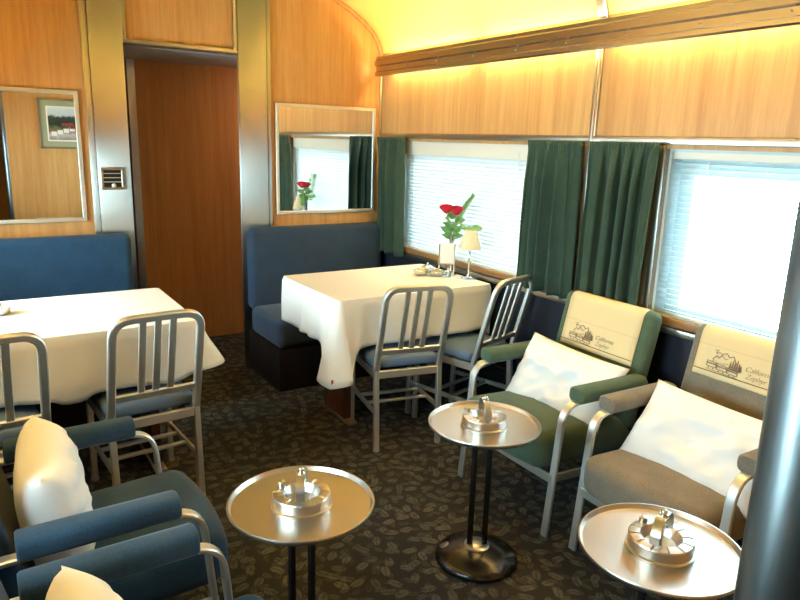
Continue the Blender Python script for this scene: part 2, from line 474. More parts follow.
# ------------------------------------------------------------------ mirrors, picture, thermostat
def mirror(label, x0, x1, z0, z1):
    t = thing('wall_mirror', label, 'mirror', ((x0 + x1) / 2, YE, z0), 0, 'framed mirrors on the end wall')
    w, h = (x1 - x0) / 2, z1 - z0; f = .022; bm = new()
    box(bm, (-w, -.016, 0), (w, 0, f), .002, 1); box(bm, (-w, -.016, h - f), (w, 0, h), .002, 1)
    box(bm, (-w, -.016, f), (-w + f, 0, h - f), .002, 1); box(bm, (w - f, -.016, f), (w, 0, h - f), .002, 1)
    obj('frame', bm, M['alu'], t, 30)
    bm = new(); box(bm, (-w + f, -.008, f), (w - f, 0, h - f)); obj('mirror_glass', bm, M['mirror'], t, 0)
mirror('metal framed mirror above the right booth reflecting the red roses', 1.800, 2.578, 1.078, 1.826)
mirror('metal framed mirror above the left booth reflecting a hanging picture', -.185, .592, 1.078, 1.826)

t = thing('framed_picture', 'mountain railway picture seen reflected in the left mirror', 'picture', (.99, YP, 1.675))
bm = new(); W, H = .25, .27
for lo, hi in (((-W, 0, -H), (W, .022, -H + .018)), ((-W, 0, H - .018), (W, .022, H)), ((-W, 0, -H + .018), (-W + .018, .022, H - .018)), ((W - .018, 0, -H + .018), (W, .022, H - .018))): box(bm, lo, hi, .003, 1)
obj('frame', bm, M['trim'], t, 30)
bm = new(); box(bm, (-W + .018, 0, -H + .018), (W - .018, .010, H - .018)); obj('mat_board', bm, M['mat_board'], t, 0)
bm = new(); box(bm, (-.17, .010, -.19), (.17, .0115, .19)); obj('print_border', bm, M['card'], t, 0)
def m_picture():
    n = NT('railway_landscape_print')
    tc = n.add('ShaderNodeTexCoord'); sp = n.add('ShaderNodeSeparateXYZ'); n.link(tc.outputs['Object'], sp.inputs[0])
    z = n.math('ADD', sp.outputs[2], n.math('MULTIPLY', n.math('SUBTRACT', n.noise(tc.outputs['Object'], 22, 4, .6), .5), .11))
    c = n.ramp(n.math('ADD', n.math('MULTIPLY', z, 2.7), .5), [(0, lin((120, 104, 92))), (.16, lin((196, 186, 180))), (.30, lin((150, 84, 66))), (.37, lin((112, 118, 84))), (.48, lin((46, 54, 44))), (.68, lin((62, 72, 66))), (.74, lin((190, 204, 214))), (1, lin((206, 218, 226)))])
    n.link(c, n.b.inputs['Base Color']); n.set(Roughness=.3); return n.m
bm = new(); box(bm, (-.155, .0115, -.175), (.155, .013, .175)); pr = obj('print', bm, m_picture(), t, 0)
bm = new()
for k in range(4): box(bm, (-.13 + k * .062, .013, -.13 + k * .017), (-.075 + k * .062, .0142, -.085 + k * .017), .004, 1, mat=Matrix.Rotation(0, 4, 'Y'))
obj('painted_train', bm, M['card'], pr, 0)
bm = new(); box(bm, (-.02, .013, -.02), (.10, .0142, .012)); box(bm, (.06, .013, -.05), (.13, .0142, -.025)); obj('painted_station', bm, m_plain('faded_red', (160, 60, 48), .6), pr, 0)

t = thing('air_vent', 'small square louvred vent with a white knob on the steel pillar', 'vent', (.745, YE - .03, 1.33))
bm = new(); w, h, f = .066, .066, .016
box(bm, (-w, -.014, -h), (w, 0, -h + f), .003, 1); box(bm, (-w, -.014, h - f), (w, 0, h), .003, 1); box(bm, (-w, -.014, -h + f), (-w + f, 0, h - f), .003, 1); box(bm, (w - f, -.014, -h + f), (w, 0, h - f), .003, 1)
obj('frame', bm, M['trim'], t, 30)
bm = new(); box(bm, (-w + f, -.003, -h + f), (w - f, 0, h - f)); obj('back_plate', bm, M['blackish'], t, 0)
bm = new()
for k in range(3): box(bm, (-w + f, -.010, -.022 + k * .025), (w - f, -.003, -.017 + k * .025))
obj('louvre', bm, M['alu'], t, 0)
bm = new(); ball(bm, (.004, -.014, -.040), .013); obj('knob', bm, M['white'], t, 60)

# ------------------------------------------------------------------ blinds and curtains
def blind(label, op, tilt, ztop, pelmet, wandy):
    a, b = op[0] + .014, op[1] - .014; x = XW + .042
    t = thing('venetian_blind', label, 'blind', (x, (a + b) / 2, ZS), 0, 'venetian blinds in the windows')
    hw = (b - a) / 2; H = ztop - ZS
    bm = new(); box(bm, (-.016, -hw, H - .04), (.016, hw, H), .003, 1); obj('head_rail', bm, M['white'], t, 30)
    if pelmet:
        bm = new(); box(bm, (-.024, -hw, H - pelmet), (-.018, hw, H), .002, 1); obj('pelmet', bm, M['white_pelmet'], t, 30)
    pitch, w = .0245, .030; bm = new(); n = int((H - .045 - .02) / pitch)
    for k in range(n):
        z = .022 + pitch * (k + .5); pts = []
        for q in range(5):
            u = (q / 4 - .5) * w; cam = .0022 * (1 - (2 * q / 4 - 1) ** 2)
            pts.append((u * math.cos(tilt) - cam * math.sin(tilt), u * math.sin(tilt) + cam * math.cos(tilt)))
        s = new(); r = [[s.verts.new((px, y, z + pz)) for px, pz in pts] for y in (-hw, hw)]
        for i in range(4): s.faces.new((r[0][i], r[0][i + 1], r[1][i + 1], r[1][i]))
        merge(bm, s)
    o = obj('slats', bm, M['slat'], t, 80)
    bm = new(); box(bm, (-.012, -hw, .008), (.012, hw, .022), .003, 1); obj('bottom_rail', bm, M['white'], t, 30)
    for y in (-hw + .12, -hw * .33, hw * .33, hw - .12):
        for dx in (-.0135, .0135):
            bm = new(); rod(bm, (dx, y, .02), (dx, y, H - .03), .0009, 6); obj('ladder_cord', bm, M['white'], t, 60)
    bm = new(); rod(bm, (-.026, wandy, H - .16), (-.026, wandy, H - .045), .0035, 8); obj('wand', bm, M['alu'], t, 60)
M['white_pelmet'] = m_plain('cream_pelmet', (236, 230, 214), .6)
blind('closed white venetian blind behind the roses and table lamp', W1, math.radians(72), 1.597, .085, -.52)
blind('open white venetian blind glaring with daylight behind the grey armchair', W2, math.radians(-8), 1.597, 0, .46)

def curtain(label, y0, y1, yb0, yb1, zb, nf):
    t = thing('curtain', label, 'curtain', (XW - .050, (y0 + y1) / 2, zb), 0, 'short green curtains beside the windows')
    zt = 1.628 - zb; nu, nv = nf * 26, 26; ph = random.random() * 6; yc = (y0 + y1) / 2
    s = new(); g = []
    for j in range(nv + 1):
        v = j / nv; row = []
        for i in range(nu + 1):
            u = i / nu
            e0, e1 = y0 + (yb0 - y0) * v ** .8, y1 + (yb1 - y1) * v ** .8
            uu = u + .035 * math.sin(u * 7 + ph) + .02 * noise.noise((u * 5, v * 1.2, ph))
            wv = math.sin(uu * nf * 2 * PI + ph + .35 * math.sin(v * 2.2 + u * 5)); hi = math.sin(u * nf * 8 * PI + ph)
            wv += .25 * math.sin(uu * nf * 4.3 * PI + ph * 2 + v)
            k = max(0, 1 - v / .09)
            amp = (.025 + .009 * noise.noise((u * 3.1, 4, ph))) * min(1, v * 3 + .2)
            y = e0 + (e1 - e0) * u - yc + .007 * math.sin(uu * nf * 4 * PI + ph + .8) * (1 - k)
            x = amp * wv * (1 - .7 * k) + .0045 * hi * k + .004 * noise.noise((u * 6, v * 4, ph))
            z = zt * (1 - v) + .004 * wv * v - (.006 * abs(hi) if j == 0 else 0)
            row.append(s.verts.new((x, y, z)))
        g.append(row)
    for j in range(nv):
        for i in range(nu): s.faces.new((g[j][i], g[j][i + 1], g[j + 1][i + 1], g[j + 1][i]))
    bm = new(); merge(bm, s); solid(obj('drape', bm, M['curtain'], t, 180), .003)
    bm = new()
    rod(bm, (.012, y0 - yc + .004, zt - .022), (.012, y1 - yc - .004, zt - .022), .005, 10)
    obj('curtain_rod', bm, M['trim'], t, 60)
curtain('narrow green curtain in the corner beside the right mirror', 4.005, 4.385, 3.985, 4.375, .795, 3)
curtain('green curtain hanging just left of the steel wall joint', 2.395, 2.775, 2.385, 2.815, .825, 5)
curtain('green curtain just right of the steel wall joint, beside the bright window', 1.935, 2.335, 1.965, 2.345, .872, 5)

# ------------------------------------------------------------------ booths
def banquette(label, x0, x1, mat):
    t = thing('booth_bench', label, 'bench', ((x0 + x1) / 2, YE, 0), 0, 'upholstered booth benches')
    w = (x1 - x0) / 2
    bm = new(); box(bm, (-w + .012, -.575, 0), (w, -.03, .285), .006, 2)
    obj('base', bm, M['wood_base'], t, 30)
    bm = new(); box(bm, (-w, -.60, .288), (w, -.10, .475), .045, 5); obj('seat', bm, mat, t, 60)
    bm = new(); box(bm, (-w, -.135, .44), (w, -.024, 1.005), .045, 5, mat=None); obj('backrest', bm, mat, t, 60)
M['wood_base'] = m_wood('dark_bench_base', (40, 32, 28), (22, 18, 16))
banquette('blue upholstered booth bench below the right mirror, in the corner', 1.56, 2.60, M['blue_seat'])
banquette('wide blue booth bench at the left, behind the long white table', XL + .03, .815, M['blue'])

# ------------------------------------------------------------------ tables and cloths
TZ = .785
def table(label, x0, x1, y0, y1, legx):
    t = thing('dining_table', label, 'table', ((x0 + x1) / 2, (y0 + y1) / 2, 0), 0, 'booth dining tables'); cx, cy = (x0 + x1) / 2, (y0 + y1) / 2
    bm = new(); box(bm, (x0 - cx, y0 - cy, TZ - .035), (x1 - cx, y1 - cy, TZ), .012, 3); obj('table_top', bm, M['wood_dark'], t, 40)
    bm = new(); lx = legx - cx; box(bm, (lx - .022, -.13, .02), (lx + .022, .13, TZ - .035), .006, 2); obj('leg', bm, M['wood_dark'], t, 40)
    bm = new(); box(bm, (lx - .03, -.20, .0), (lx + .03, .20, .022), .008, 2); obj('foot', bm, M['trim'], t, 40)
    return t
def cloth(label, x0, x1, y0, y1, drop, corner, seed, seats, flare, sflare={}):
    """drop per side (x-, y-, x+, y+), corner tip lengths; seats = x spans where the front hem rests on a chair seat"""
    cx, cy = (x0 + x1) / 2, (y0 + y1) / 2; hx, hy = (x1 - x0) / 2, (y1 - y0) / 2; r = .02
    per = []     # (x, y, nx, ny, cornerness, side)
    def edge(ax, ay, bx, by, nx, ny, sd, n):
        for i in range(n):
            u = (i + .5) / n; L = math.hypot(bx - ax, by - ay)
            dc = min(u, 1 - u) * L
            per.append((ax + (bx - ax) * u, ay + (by - ay) * u, nx, ny, max(0, 1 - dc / spread) * .85, sd, sd, 0))
    def corn(ax, ay, a0, s0, s1):
        for i in range(9):
            a = a0 + (i / 8) * PI / 2
            per.append((ax + r * math.cos(a), ay + r * math.sin(a), math.cos(a), math.sin(a), .88 + .12 * (1 - abs(i / 4 - 1)), s0, s1, i / 8))
    ex, ey = hx - r, hy - r; spread = .19
    edge(-ex, -hy, ex, -hy, 0, -1, 1, 46); corn(ex, -ey, -PI / 2, 1, 2)
    edge(hx, -ey, hx, ey, 1, 0, 2, 36); corn(ex, ey, 0, 2, 3)
    edge(ex, hy, -ex, hy, 0, 1, 3, 46); corn(-ex, ey, PI / 2, 3, 0)
    edge(-hx, ey, -hx, -ey, -1, 0, 0, 36); corn(-ex, -ey, PI, 0, 1)
    n = len(per); s = new(); nv = 12; rings = []
    # inner rings of the top
    for k, f in enumerate((.25, .5, .75, .92)):
        rings.append([s.verts.new((p[0] * f, p[1] * f, TZ + .006 + .0015 * noise.noise((p[0] * f * 6, p[1] * f * 6, seed)))) for p in per])
    for j in range(nv + 1):
        v = j / nv; row = []
        for i, p in enumerate(per):
            x, y, nx, ny, c, s0, s1, u = p
            d = drop[s0] * (1 - u) + drop[s1] * u
            cc = corner[(s0, s1)] if s0 != s1 else None
            if cc is None:
                # corner excess belonging to whichever corner is nearer
                along = (x if s0 in (1, 3) else y); far = (ex if s0 in (1, 3) else ey)
                other = (2 if along > 0 else 0) if s0 in (1, 3) else (3 if along > 0 else 1)
                cc = corner.get((s0, other), corner.get((other, s0), 0))
            key = (s0, s1) if s0 != s1 else ((s0, other) if (s0, other) in corner else (other, s0))
            L = d + (cc - d) * c; fl = flare.get(key, 0) * c ** 1.2 + sflare.get(s0, 0) * (1 - u) + sflare.get(s1, 0) * u
            if s0 == s1 == 1:
                for a_, b_ in seats: L -= max(0, L - (TZ - .528)) * max(0, min(1, (x + cx - a_) / .05 + 1)) * max(0, min(1, (b_ - x - cx) / .05 + 1))
            fold = math.sin(i / n * 2 * PI * 13 + seed) * .010 + abs(noise.noise((x * 7 + seed, y * 7, v * .8))) * .045 + noise.noise((x * 4 + seed, y * 4, v * 1.5)) * .022
            out = (.008 + fl * v ** 1.1 + fold * v ** 1.2 * (1 - .6 * c)) if v > 0 else 0
            out = max(out, .008 * min(1, v * 6))
            z = TZ + .006 - L * v + (.0 if j else 0)
            if cc > d and v > 0:
                kx, ky = math.copysign(hx - .006, x), math.copysign(hy - .006, y); w_ = .9 * c * v ** 1.3 * (s0 == s1)
                x += (kx - x) * w_; y += (ky - y) * w_
            row.append(s.verts.new((x + nx * out, y + ny * out, z if j else TZ + .006)))
        rings.append(row)
    cv = s.verts.new((0, 0, TZ + .006))
    for i in range(n): s.faces.new((cv, rings[0][i], rings[0][(i + 1) % n]))
    for a, b in zip(rings, rings[1:]):
        for i in range(n):
            j = (i + 1) % n; s.faces.new((a[i], b[i], b[j], a[j]))
    bm = new(); merge(bm, s)
    bmesh.ops.recalc_face_normals(bm, faces=bm.faces[:])
    o = obj('tablecloth', bm, M['linen'], None, 48, (cx, cy, 0)); solid(o, .0035, 1.0)
    tag(o, label, 'tablecloth', 'white tablecloths')
    return o
RT = (1.548, 2.555, 2.975, 3.70); LT = (XL + .09, .815, 2.925, 3.67)
table('booth dining table on a flat brown pedestal below the right mirror', RT[0] + .01, RT[1], RT[2] + .01, RT[3], 1.735)
tc = cloth('white tablecloth under the red roses and lamp, red mark on its corner', *RT, {0: .26, 1: .285, 2: .24, 3: .23}, {(0, 1): .43, (1, 2): .30, (2, 3): .24, (3, 0): .26}, 1.3, [(1.68, 2.09), (2.13, 2.56)], {(0, 1): .13})
tip = max((v.co for v in tc.data.vertices if abs(v.co.z - (TZ - .375)) < .03), key=lambda c: -c.x - c.y * .9)
bm = new(); box(bm, (-.006, -.002, -.012), (.006, .002, .012), .001, 1, Matrix.Translation(tip + V((.002, -.007, 0))) @ Matrix.Rotation(-.35, 4, 'Z'))
obj('red_mark', bm, M['red_mark'], tc, 0)
table('booth dining table at the left, largely hidden by its white cloth', LT[0], LT[1] - .01, LT[2] + .01, LT[3], .66)
cloth('white tablecloth on the left booth table, almost bare on top', *LT, {0: .2, 1: .285, 2: .24, 3: .22}, {(0, 1): .28, (1, 2): .20, (2, 3): .24, (3, 0): .22}, 4.1, [(.37, .77), (-.20, .20)], {(1, 2): .07}, {2: .03})

# ------------------------------------------------------------------ dining chairs
def dining_chair(label, loc, rz):
    t = thing('dining_chair', label, 'chair', loc, rz, 'aluminium dining chairs')
    hw, b, f, sh = .178, -.20, .20, .435
    rk = lambda z: b - (z - sh) * .27
    for sx in (-1, 1):
        bm = new(); bar(bm, (sx * hw, b - .025, .0), (sx * hw, b, sh), .026, .03, (1, 0, 0)); lathe(bm, [(0, 0), (.018, 0), (.018, .012), (0, .012)], 12, Matrix.Translation((sx * hw, b - .025, 0))); obj('leg', bm, M['alu'], t, 40)
        bm = new(); bar(bm, (sx * hw, f + .008, 0), (sx * hw, f, sh - .01), .026, .028, (1, 0, 0)); lathe(bm, [(0, 0), (.018, 0), (.018, .012), (0, .012)], 12, Matrix.Translation((sx * hw, f + .008, 0))); obj('leg', bm, M['alu'], t, 40)
        bm = new(); bar(bm, (sx * hw, b - .014, .205), (sx * hw, f, .205), .014, .026, (1, 0, 0)); obj('stretcher', bm, M['alu'], t, 40)
    for y in (-.05, .07):
        bm = new(); bar(bm, (-hw, y, .205), (hw, y, .205), .024, .014, (0, 1, 0)); obj('stretcher', bm, M['alu'], t, 40)
    bm = new(); z_ = sh - .02
    bar(bm, (-hw, f, z_), (hw, f, z_), .040, .022, (0, 0, 1)); bar(bm, (-hw, b, z_), (hw, b, z_), .040, .022, (0, 0, 1))
    for sx in (-1, 1): bar(bm, (sx * hw, b, z_), (sx * hw, f, z_), .040, .022, (0, 0, 1))
    obj('seat_frame', bm, M['alu'], t, 40)
    bm = new(); s = new(); box(s, (-.186, b + .018, sh + .001), (.186, f + .018, sh + .058), .024, 4)
    bmesh.ops.subdivide_edges(s, edges=[e for e in s.edges if e.calc_length() > .2], cuts=5, use_grid_fill=True)
    for v in s.verts:
        if v.co.z > sh + .03: v.co.z += .016 * max(0, 1 - (v.co.x / .186) ** 2) * max(0, 1 - ((v.co.y - .018) / .2) ** 2)
    merge(bm, s); obj('seat', bm, M['vinyl'], t, 60)
    # back: raked inverted U
    pts = fillet([(-hw, rk(sh), sh), (-hw * .98, rk(.895), .895), (hw * .98, rk(.895), .895), (hw, rk(sh), sh)], .075, 8)
    nrm = V((0, 1, .27)).normalized()
    bm = new(); sweep(bm, pts, rectp(.026, .032, .005), nrm); obj('back_frame', bm, M['alu'], t, 40)
    bm = new(); bar(bm, (-hw, rk(.545), .545), (hw, rk(.545), .545), .016, .030, nrm); obj('back_rail', bm, M['alu'], t, 40)
    for x in (-.06, 0, .06):
        bm = new(); bar(bm, (x, rk(.545), .545), (x, rk(.885), .885), .012, .028, nrm); obj('back_slat', bm, M['alu'], t, 40)
    return t
c0 = dining_chair('slatted aluminium dining chair at the near side of the right table, fully in view', (1.908, 2.997, 0), math.radians(-11))
dup(c0, (2.345, 2.935, 0), math.radians(15), 'aluminium dining chair nearest the window, partly behind the green armchair')
dup(c0, (.568, 3.00, 0), math.radians(4), 'aluminium dining chair in front of the left table, nearest the doorway')
dup(c0, (-.025, 2.92, 0), math.radians(4), 'aluminium dining chair cut by the left picture edge')

# ------------------------------------------------------------------ armchairs
def back_mat(): return Matrix.Translation((0, -.135, .385)) @ Matrix.Rotation(math.radians(13), 4, 'X')
BH, BT = .528, .082     # backrest height, thickness
PADP = [(.043 * math.copysign(abs(math.cos(a)) ** .7, math.cos(a)), .034 * math.copysign(abs(math.sin(a)) ** .7, math.sin(a))) for a in [2 * PI * i / 28 for i in range(28)]]
def armchair(label, loc, rz, mat):
    t = thing('armchair', label, 'armchair', loc, rz, 'aluminium framed lounge armchairs')
    hw = .295
    for sx in (-1, 1):
        pts = fillet([(sx * hw, .335, 0), (sx * hw, .285, .578), (sx * hw, -.285, .568), (sx * hw, -.31, 0)], .085, 8)
        bm = new(); sweep(bm, pts, rectp(.036, .016, .004), (1, 0, 0)); fr = obj('arm_frame', bm, M['alu'], t, 40)
        bm = new(); sweep(bm, [(sx * hw, -.172, .602), (sx * hw, -.165, .602), (sx * hw, .215, .607), (sx * hw, .222, .607)], PADP, (1, 0, 0))
        for v in bm.verts:
            if v.co.y < -.17 or v.co.y > .22: v.co = V((sx * hw + (v.co.x - sx * hw) * .86, v.co.y, .604 + (v.co.z - .604) * .86))
        obj('arm_pad', bm, mat, t, 50)
    bm = new()
    for sx in (-1, 1): bar(bm, (sx * (hw - .01), .315, .255), (sx * (hw - .01), -.298, .215), .036, .014, (0, .07, 1))
    bar(bm, (-hw, .318, .255), (hw, .318, .255), .036, .014, (0, 0, 1)); bar(bm, (-hw, -.298, .215), (hw, -.298, .215), .036, .014, (0, 0, 1))
    obj('seat_frame', bm, M['alu'], t, 40)
    bm = new(); s = new(); box(s, (-.27, -.20, .27), (.27, .37, .425), .055, 6)
    bmesh.ops.subdivide_edges(s, edges=[e for e in s.edges if e.calc_length() > .2], cuts=5, use_grid_fill=True)
    for v in s.verts:
        u, w = v.co.x / .27, (v.co.y - .085) / .285
        if v.co.z > .35: v.co.z += .022 * max(0, 1 - u * u) * max(0, 1 - w * w) + .02 * w
        else: v.co.z += .012 * w
        if v.co.y > .28: v.co.y += .03 * max(0, 1 - u * u)
    merge(bm, s); obj('seat', bm, mat, t, 70)
    bm = new(); box(bm, (-.272, -BT, -.02), (.272, 0, BH), .036, 6, back_mat()); obj('backrest', bm, mat, t, 70)
    return t
CH = {'green': ((2.245, 2.07, 0), math.radians(89)), 'grey': ((2.272, 1.355, 0), math.radians(89.5)),
      'blueA': ((.185, 2.025, 0), math.radians(-90)), 'blueB': ((.18, 1.248, 0), math.radians(-90))}
armchair('green armchair with cream headrest cloth below the green curtain', *CH['green'], M['green'])
armchair('grey armchair with cream headrest cloth below the bright window', *CH['grey'], M['grey'])
b0 = armchair('blue armchair at the left with both padded arms in view', *CH['blueA'], M['blue_chair'])
dup(b0, *CH['blueB'], 'blue armchair in the bottom left corner, only one arm and pillow showing')

# head rest cloths with printed scene and lettering
def headrest(label, key, w, drop):
    loc, rz = CH[key]
    t = thing('headrest_cloth', label, 'headrest cover', loc, rz, 'cream headrest cloths')
    e = .004; r = .036
    # outline in back coordinates (y, z): front bottom -> over top -> rear
    pts = [(e, BH - drop)]
    for i in range(12): pts.append((e, BH - drop + (drop - r) * (i + 1) / 12))
    for i in range(1, 7): a = i / 6 * PI / 2; pts.append((-r + (r + e) * math.cos(a), BH - r + (r + e) * math.sin(a)))
    for i in range(7): a = i / 6 * PI / 2; pts.append((-BT + r - (r + e) * math.sin(a), BH - r + (r + e) * math.cos(a)))
    for i in range(6): pts.append((-BT - e, BH - r - .17 * (i + 1) / 6))
    s = new(); nx = 12; g = []
    for q, (y, z) in enumerate(pts):
        g.append([s.verts.new((w * (i / nx - .5), y + (.0012 * noise.noise((i * .8, q * .5, w)) if y == e else 0) , z + (.0018 * noise.noise((i * .6, 0, 5)) if q == 0 else 0))) for i in range(nx + 1)])
    for a, b in zip(g, g[1:]):
        for i in range(nx): s.faces.new((a[i], a[i + 1], b[i + 1], b[i]))
    bm = new(); merge(bm, s, back_mat()); solid(obj('cloth', bm, M['cream'], t, 80), .002, 0)
    F = back_mat() @ Matrix.Translation((0, e + .0026, 0))
    z0 = BH - drop
    bm = new(); box(bm, (-w / 2 + .002, -.0004, z0 + .022), (w / 2 - .002, .0006, z0 + .0255), mat=F); obj('hem_line', bm, M['hem'], t, 0)
    bm = new(); box(bm, (-w / 2 + .002, -.0004, z0 + .128), (w / 2 - .002, .0005, z0 + .1292), mat=F); obj('fold_line', bm, m_plain('cream_fold', (190, 166, 122), .9), t, 0)
    # printed drawing; the viewer faces local +y, so picture-right is -x
    bm = new(); X0 = .015
    def px(u): return X0 + .155 - u          # u grows to the viewer's right
    def line(p, r=.0011):
        for (a, b), (c, d) in zip(p, p[1:]):
            A, B = V((px(a), 0, z0 + b)), V((px(c), 0, z0 + d)); d_ = (B - A)
            if d_.length < 1e-5: continue
            n_ = V((-d_.z, 0, d_.x)).normalized() * r
            q = new(); vs = [q.verts.new(c_) for c_ in (A + n_, A - n_, B - n_, B + n_)]
            top = [q.verts.new(v_.co + V((0, .0007, 0))) for v_ in vs]
            q.faces.new(top); q.faces.new(vs[::-1])
            for k in range(4): q.faces.new((vs[k], vs[(k + 1) % 4], top[(k + 1) % 4], top[k]))
            bmesh.ops.recalc_face_normals(q, faces=q.faces[:]); merge(bm, q, F)
    # mountains
    line([(.02, .075), (.034, .092), (.046, .085), (.060, .106), (.074, .112), (.088, .098), (.104, .108), (.116, .088), (.126, .078)], .0014)
    line([(.030, .100), (.044, .108), (.056, .104)], .0009); line([(.050, .092), (.062, .096), (.072, .086), (.084, .092)], .0009)
    line([(.022, .112), (.040, .118)], .0012); line([(.028, .104), (.036, .110)], .0018)
    # train: three cars with windows
    for k in range(3):
        a = .000 + k * .046; b0_ = .040 - k * .004
        line([(a, b0_ + .026), (a + .042, b0_ + .022), (a + .042, b0_ + .002), (a, b0_ + .004), (a, b0_ + .026)], .0012)
        line([(a, b0_ + .018), (a + .042, b0_ + .014)], .0012)
        for q in range(5): line([(a + .005 + q * .008, b0_ + .020), (a + .005 + q * .008, b0_ + .012)], .0014)
        line([(a + .008, b0_ - .002), (a + .014, b0_ - .002)], .002); line([(a + .028, b0_ - .003), (a + .034, b0_ - .003)], .002)
    line([(.0, .032), (.14, .026)], .0009)
    # trees
    for u, hgt in ((.098, .034), (.108, .042), (.117, .036), (.126, .046), (.135, .034), (.142, .026)):
        line([(u, .052), (u, .052 + hgt)], .0012)
        for q in range(5):
            ww = .0065 * (1 - q / 5.5); zz = .054 + hgt * q / 5.5
            line([(u - ww, zz), (u, zz + .006), (u + ww, zz)], .0011)
    for q in range(10): line([(.02 + q * .009, .064 + .004 * math.sin(q * 2.1)), (.026 + q * .009, .070 + .004 * math.cos(q))], .0008)
    obj('printed_scene', bm, M['ink'], t, 0)
    # lettering
    for txt, u, zz in (('California', .158, .066), ('Zephyr', .166, .038)):
        cu = bpy.data.curves.new('lettering', 'FONT'); cu.body = txt; cu.size = .030; cu.shear = .35; cu.extrude = .0004; cu.offset = -.0006; cu.space_character = .95
        ob = bpy.data.objects.new('lettering_source', cu); COL.objects.link(ob)
        bpy.context.view_layer.update()
        me = bpy.data.meshes.new_from_object(ob.evaluated_get(bpy.context.evaluated_depsgraph_get())); bpy.data.objects.remove(ob)
        b2 = new(); b2.from_mesh(me); bpy.data.meshes.remove(me)
        # text x -> -x (seen from +y), text y -> z
        T = F @ Matrix.Translation((px(u), .0004, z0 + zz)) @ Matrix(((-1, 0, 0, 0), (0, 0, 1, 0), (0, 1, 0, 0), (0, 0, 0, 1)))
        # slope down slightly like handwriting on the cloth
        bmesh.ops.transform(b2, matrix=T, verts=b2.verts); bmesh.ops.recalc_face_normals(b2, faces=b2.faces[:])
        obj('lettering', b2, M['ink'], t, 0)
headrest('cream printed headrest cloth over the green armchair', 'green', .44, .262)
headrest('cream printed headrest cloth over the grey armchair', 'grey', .45, .205)

# ------------------------------------------------------------------ pillows
def pillow(label, center, wdir, hdir, w, h, th, seed, bend=0.):
    wd = V(wdir).normalized(); hd = (V(hdir) - wd * V(hdir).dot(wd)).normalized(); nd = wd.cross(hd).normalized()
    N = 30; s = new(); top = {}; bot = {}
    for i in range(N + 1):
        for j in range(N + 1):
            u, v = 2 * i / N - 1, 2 * j / N - 1
            px_ = u * w / 2 * (1 - .055 * (1 - v * v) * abs(u)); py_ = v * h / 2 * (1 - .06 * (1 - u * u) * abs(v))
            t = th / 2 * (max(0, (1 - u ** 4) * (1 - v ** 4))) ** .5
            nz = noise.noise((u * 2.2 + seed, v * 2.2, seed)) * .012 + noise.noise((u * 5 + seed, v * 4, seed * 2)) * .009 - abs(noise.noise((u * 3.5 - v * 2 + seed, v * 2.4 + u, seed * 3))) * .02
            cr = abs(noise.noise((u * 1.6 + v * 1.1 + seed, v * 1.2 - u, 3 + seed))) * .03
            k = max(0, (1 - u * u) * (1 - v * v)) ** .4
            off = bend * (u * u) + .01 * noise.noise((u * 1.3, v * 1.3, seed + 9))
            base = wd * px_ + hd * py_
            top[i, j] = s.verts.new(V(center) + base + nd * (t + (nz - cr) * k + off))
            bot[i, j] = top[i, j] if i in (0, N) or j in (0, N) else s.verts.new(V(center) + base + nd * (-t * .8 + off))
    for i in range(N):
        for j in range(N):
            s.faces.new((top[i, j], top[i + 1, j], top[i + 1, j + 1], top[i, j + 1]))
            s.faces.new((bot[i, j + 1], bot[i + 1, j + 1], bot[i + 1, j], bot[i, j]))
    c = V(center); bmesh.ops.translate(s, verts=s.verts, vec=-c)
    bmesh.ops.recalc_face_normals(s, faces=s.faces[:])
    bm = new(); merge(bm, s); o = obj('pillow', bm, M['pillow'], None, 180, c)
    return tag(o, label, 'pillow', 'white travel pillows on the armchairs')
pillow('white pillow lying aslant on the green armchair', (2.25, 2.07, .530), (.10, -1, -.07), (.5, .05, .84), .545, .345, .15, 2.0)
pillow('white pillow leaning on the grey armchair', (2.215, 1.335, .532), (.07, -1, -.05), (.62, .0, .78), .55, .355, .15, 5.5)
pillow('white pillow standing on edge in the blue armchair with both arms in view', (.115, 2.0, .572), (.045, 1, 0), (-.13, 0, 1), .46, .35, .20, 8.0)
pillow('white pillow at the very bottom left, in the nearest blue armchair', (.115, 1.25, .525), (.05, 1, 0), (-.2, 0, 1), .45, .31, .20, 11.0)

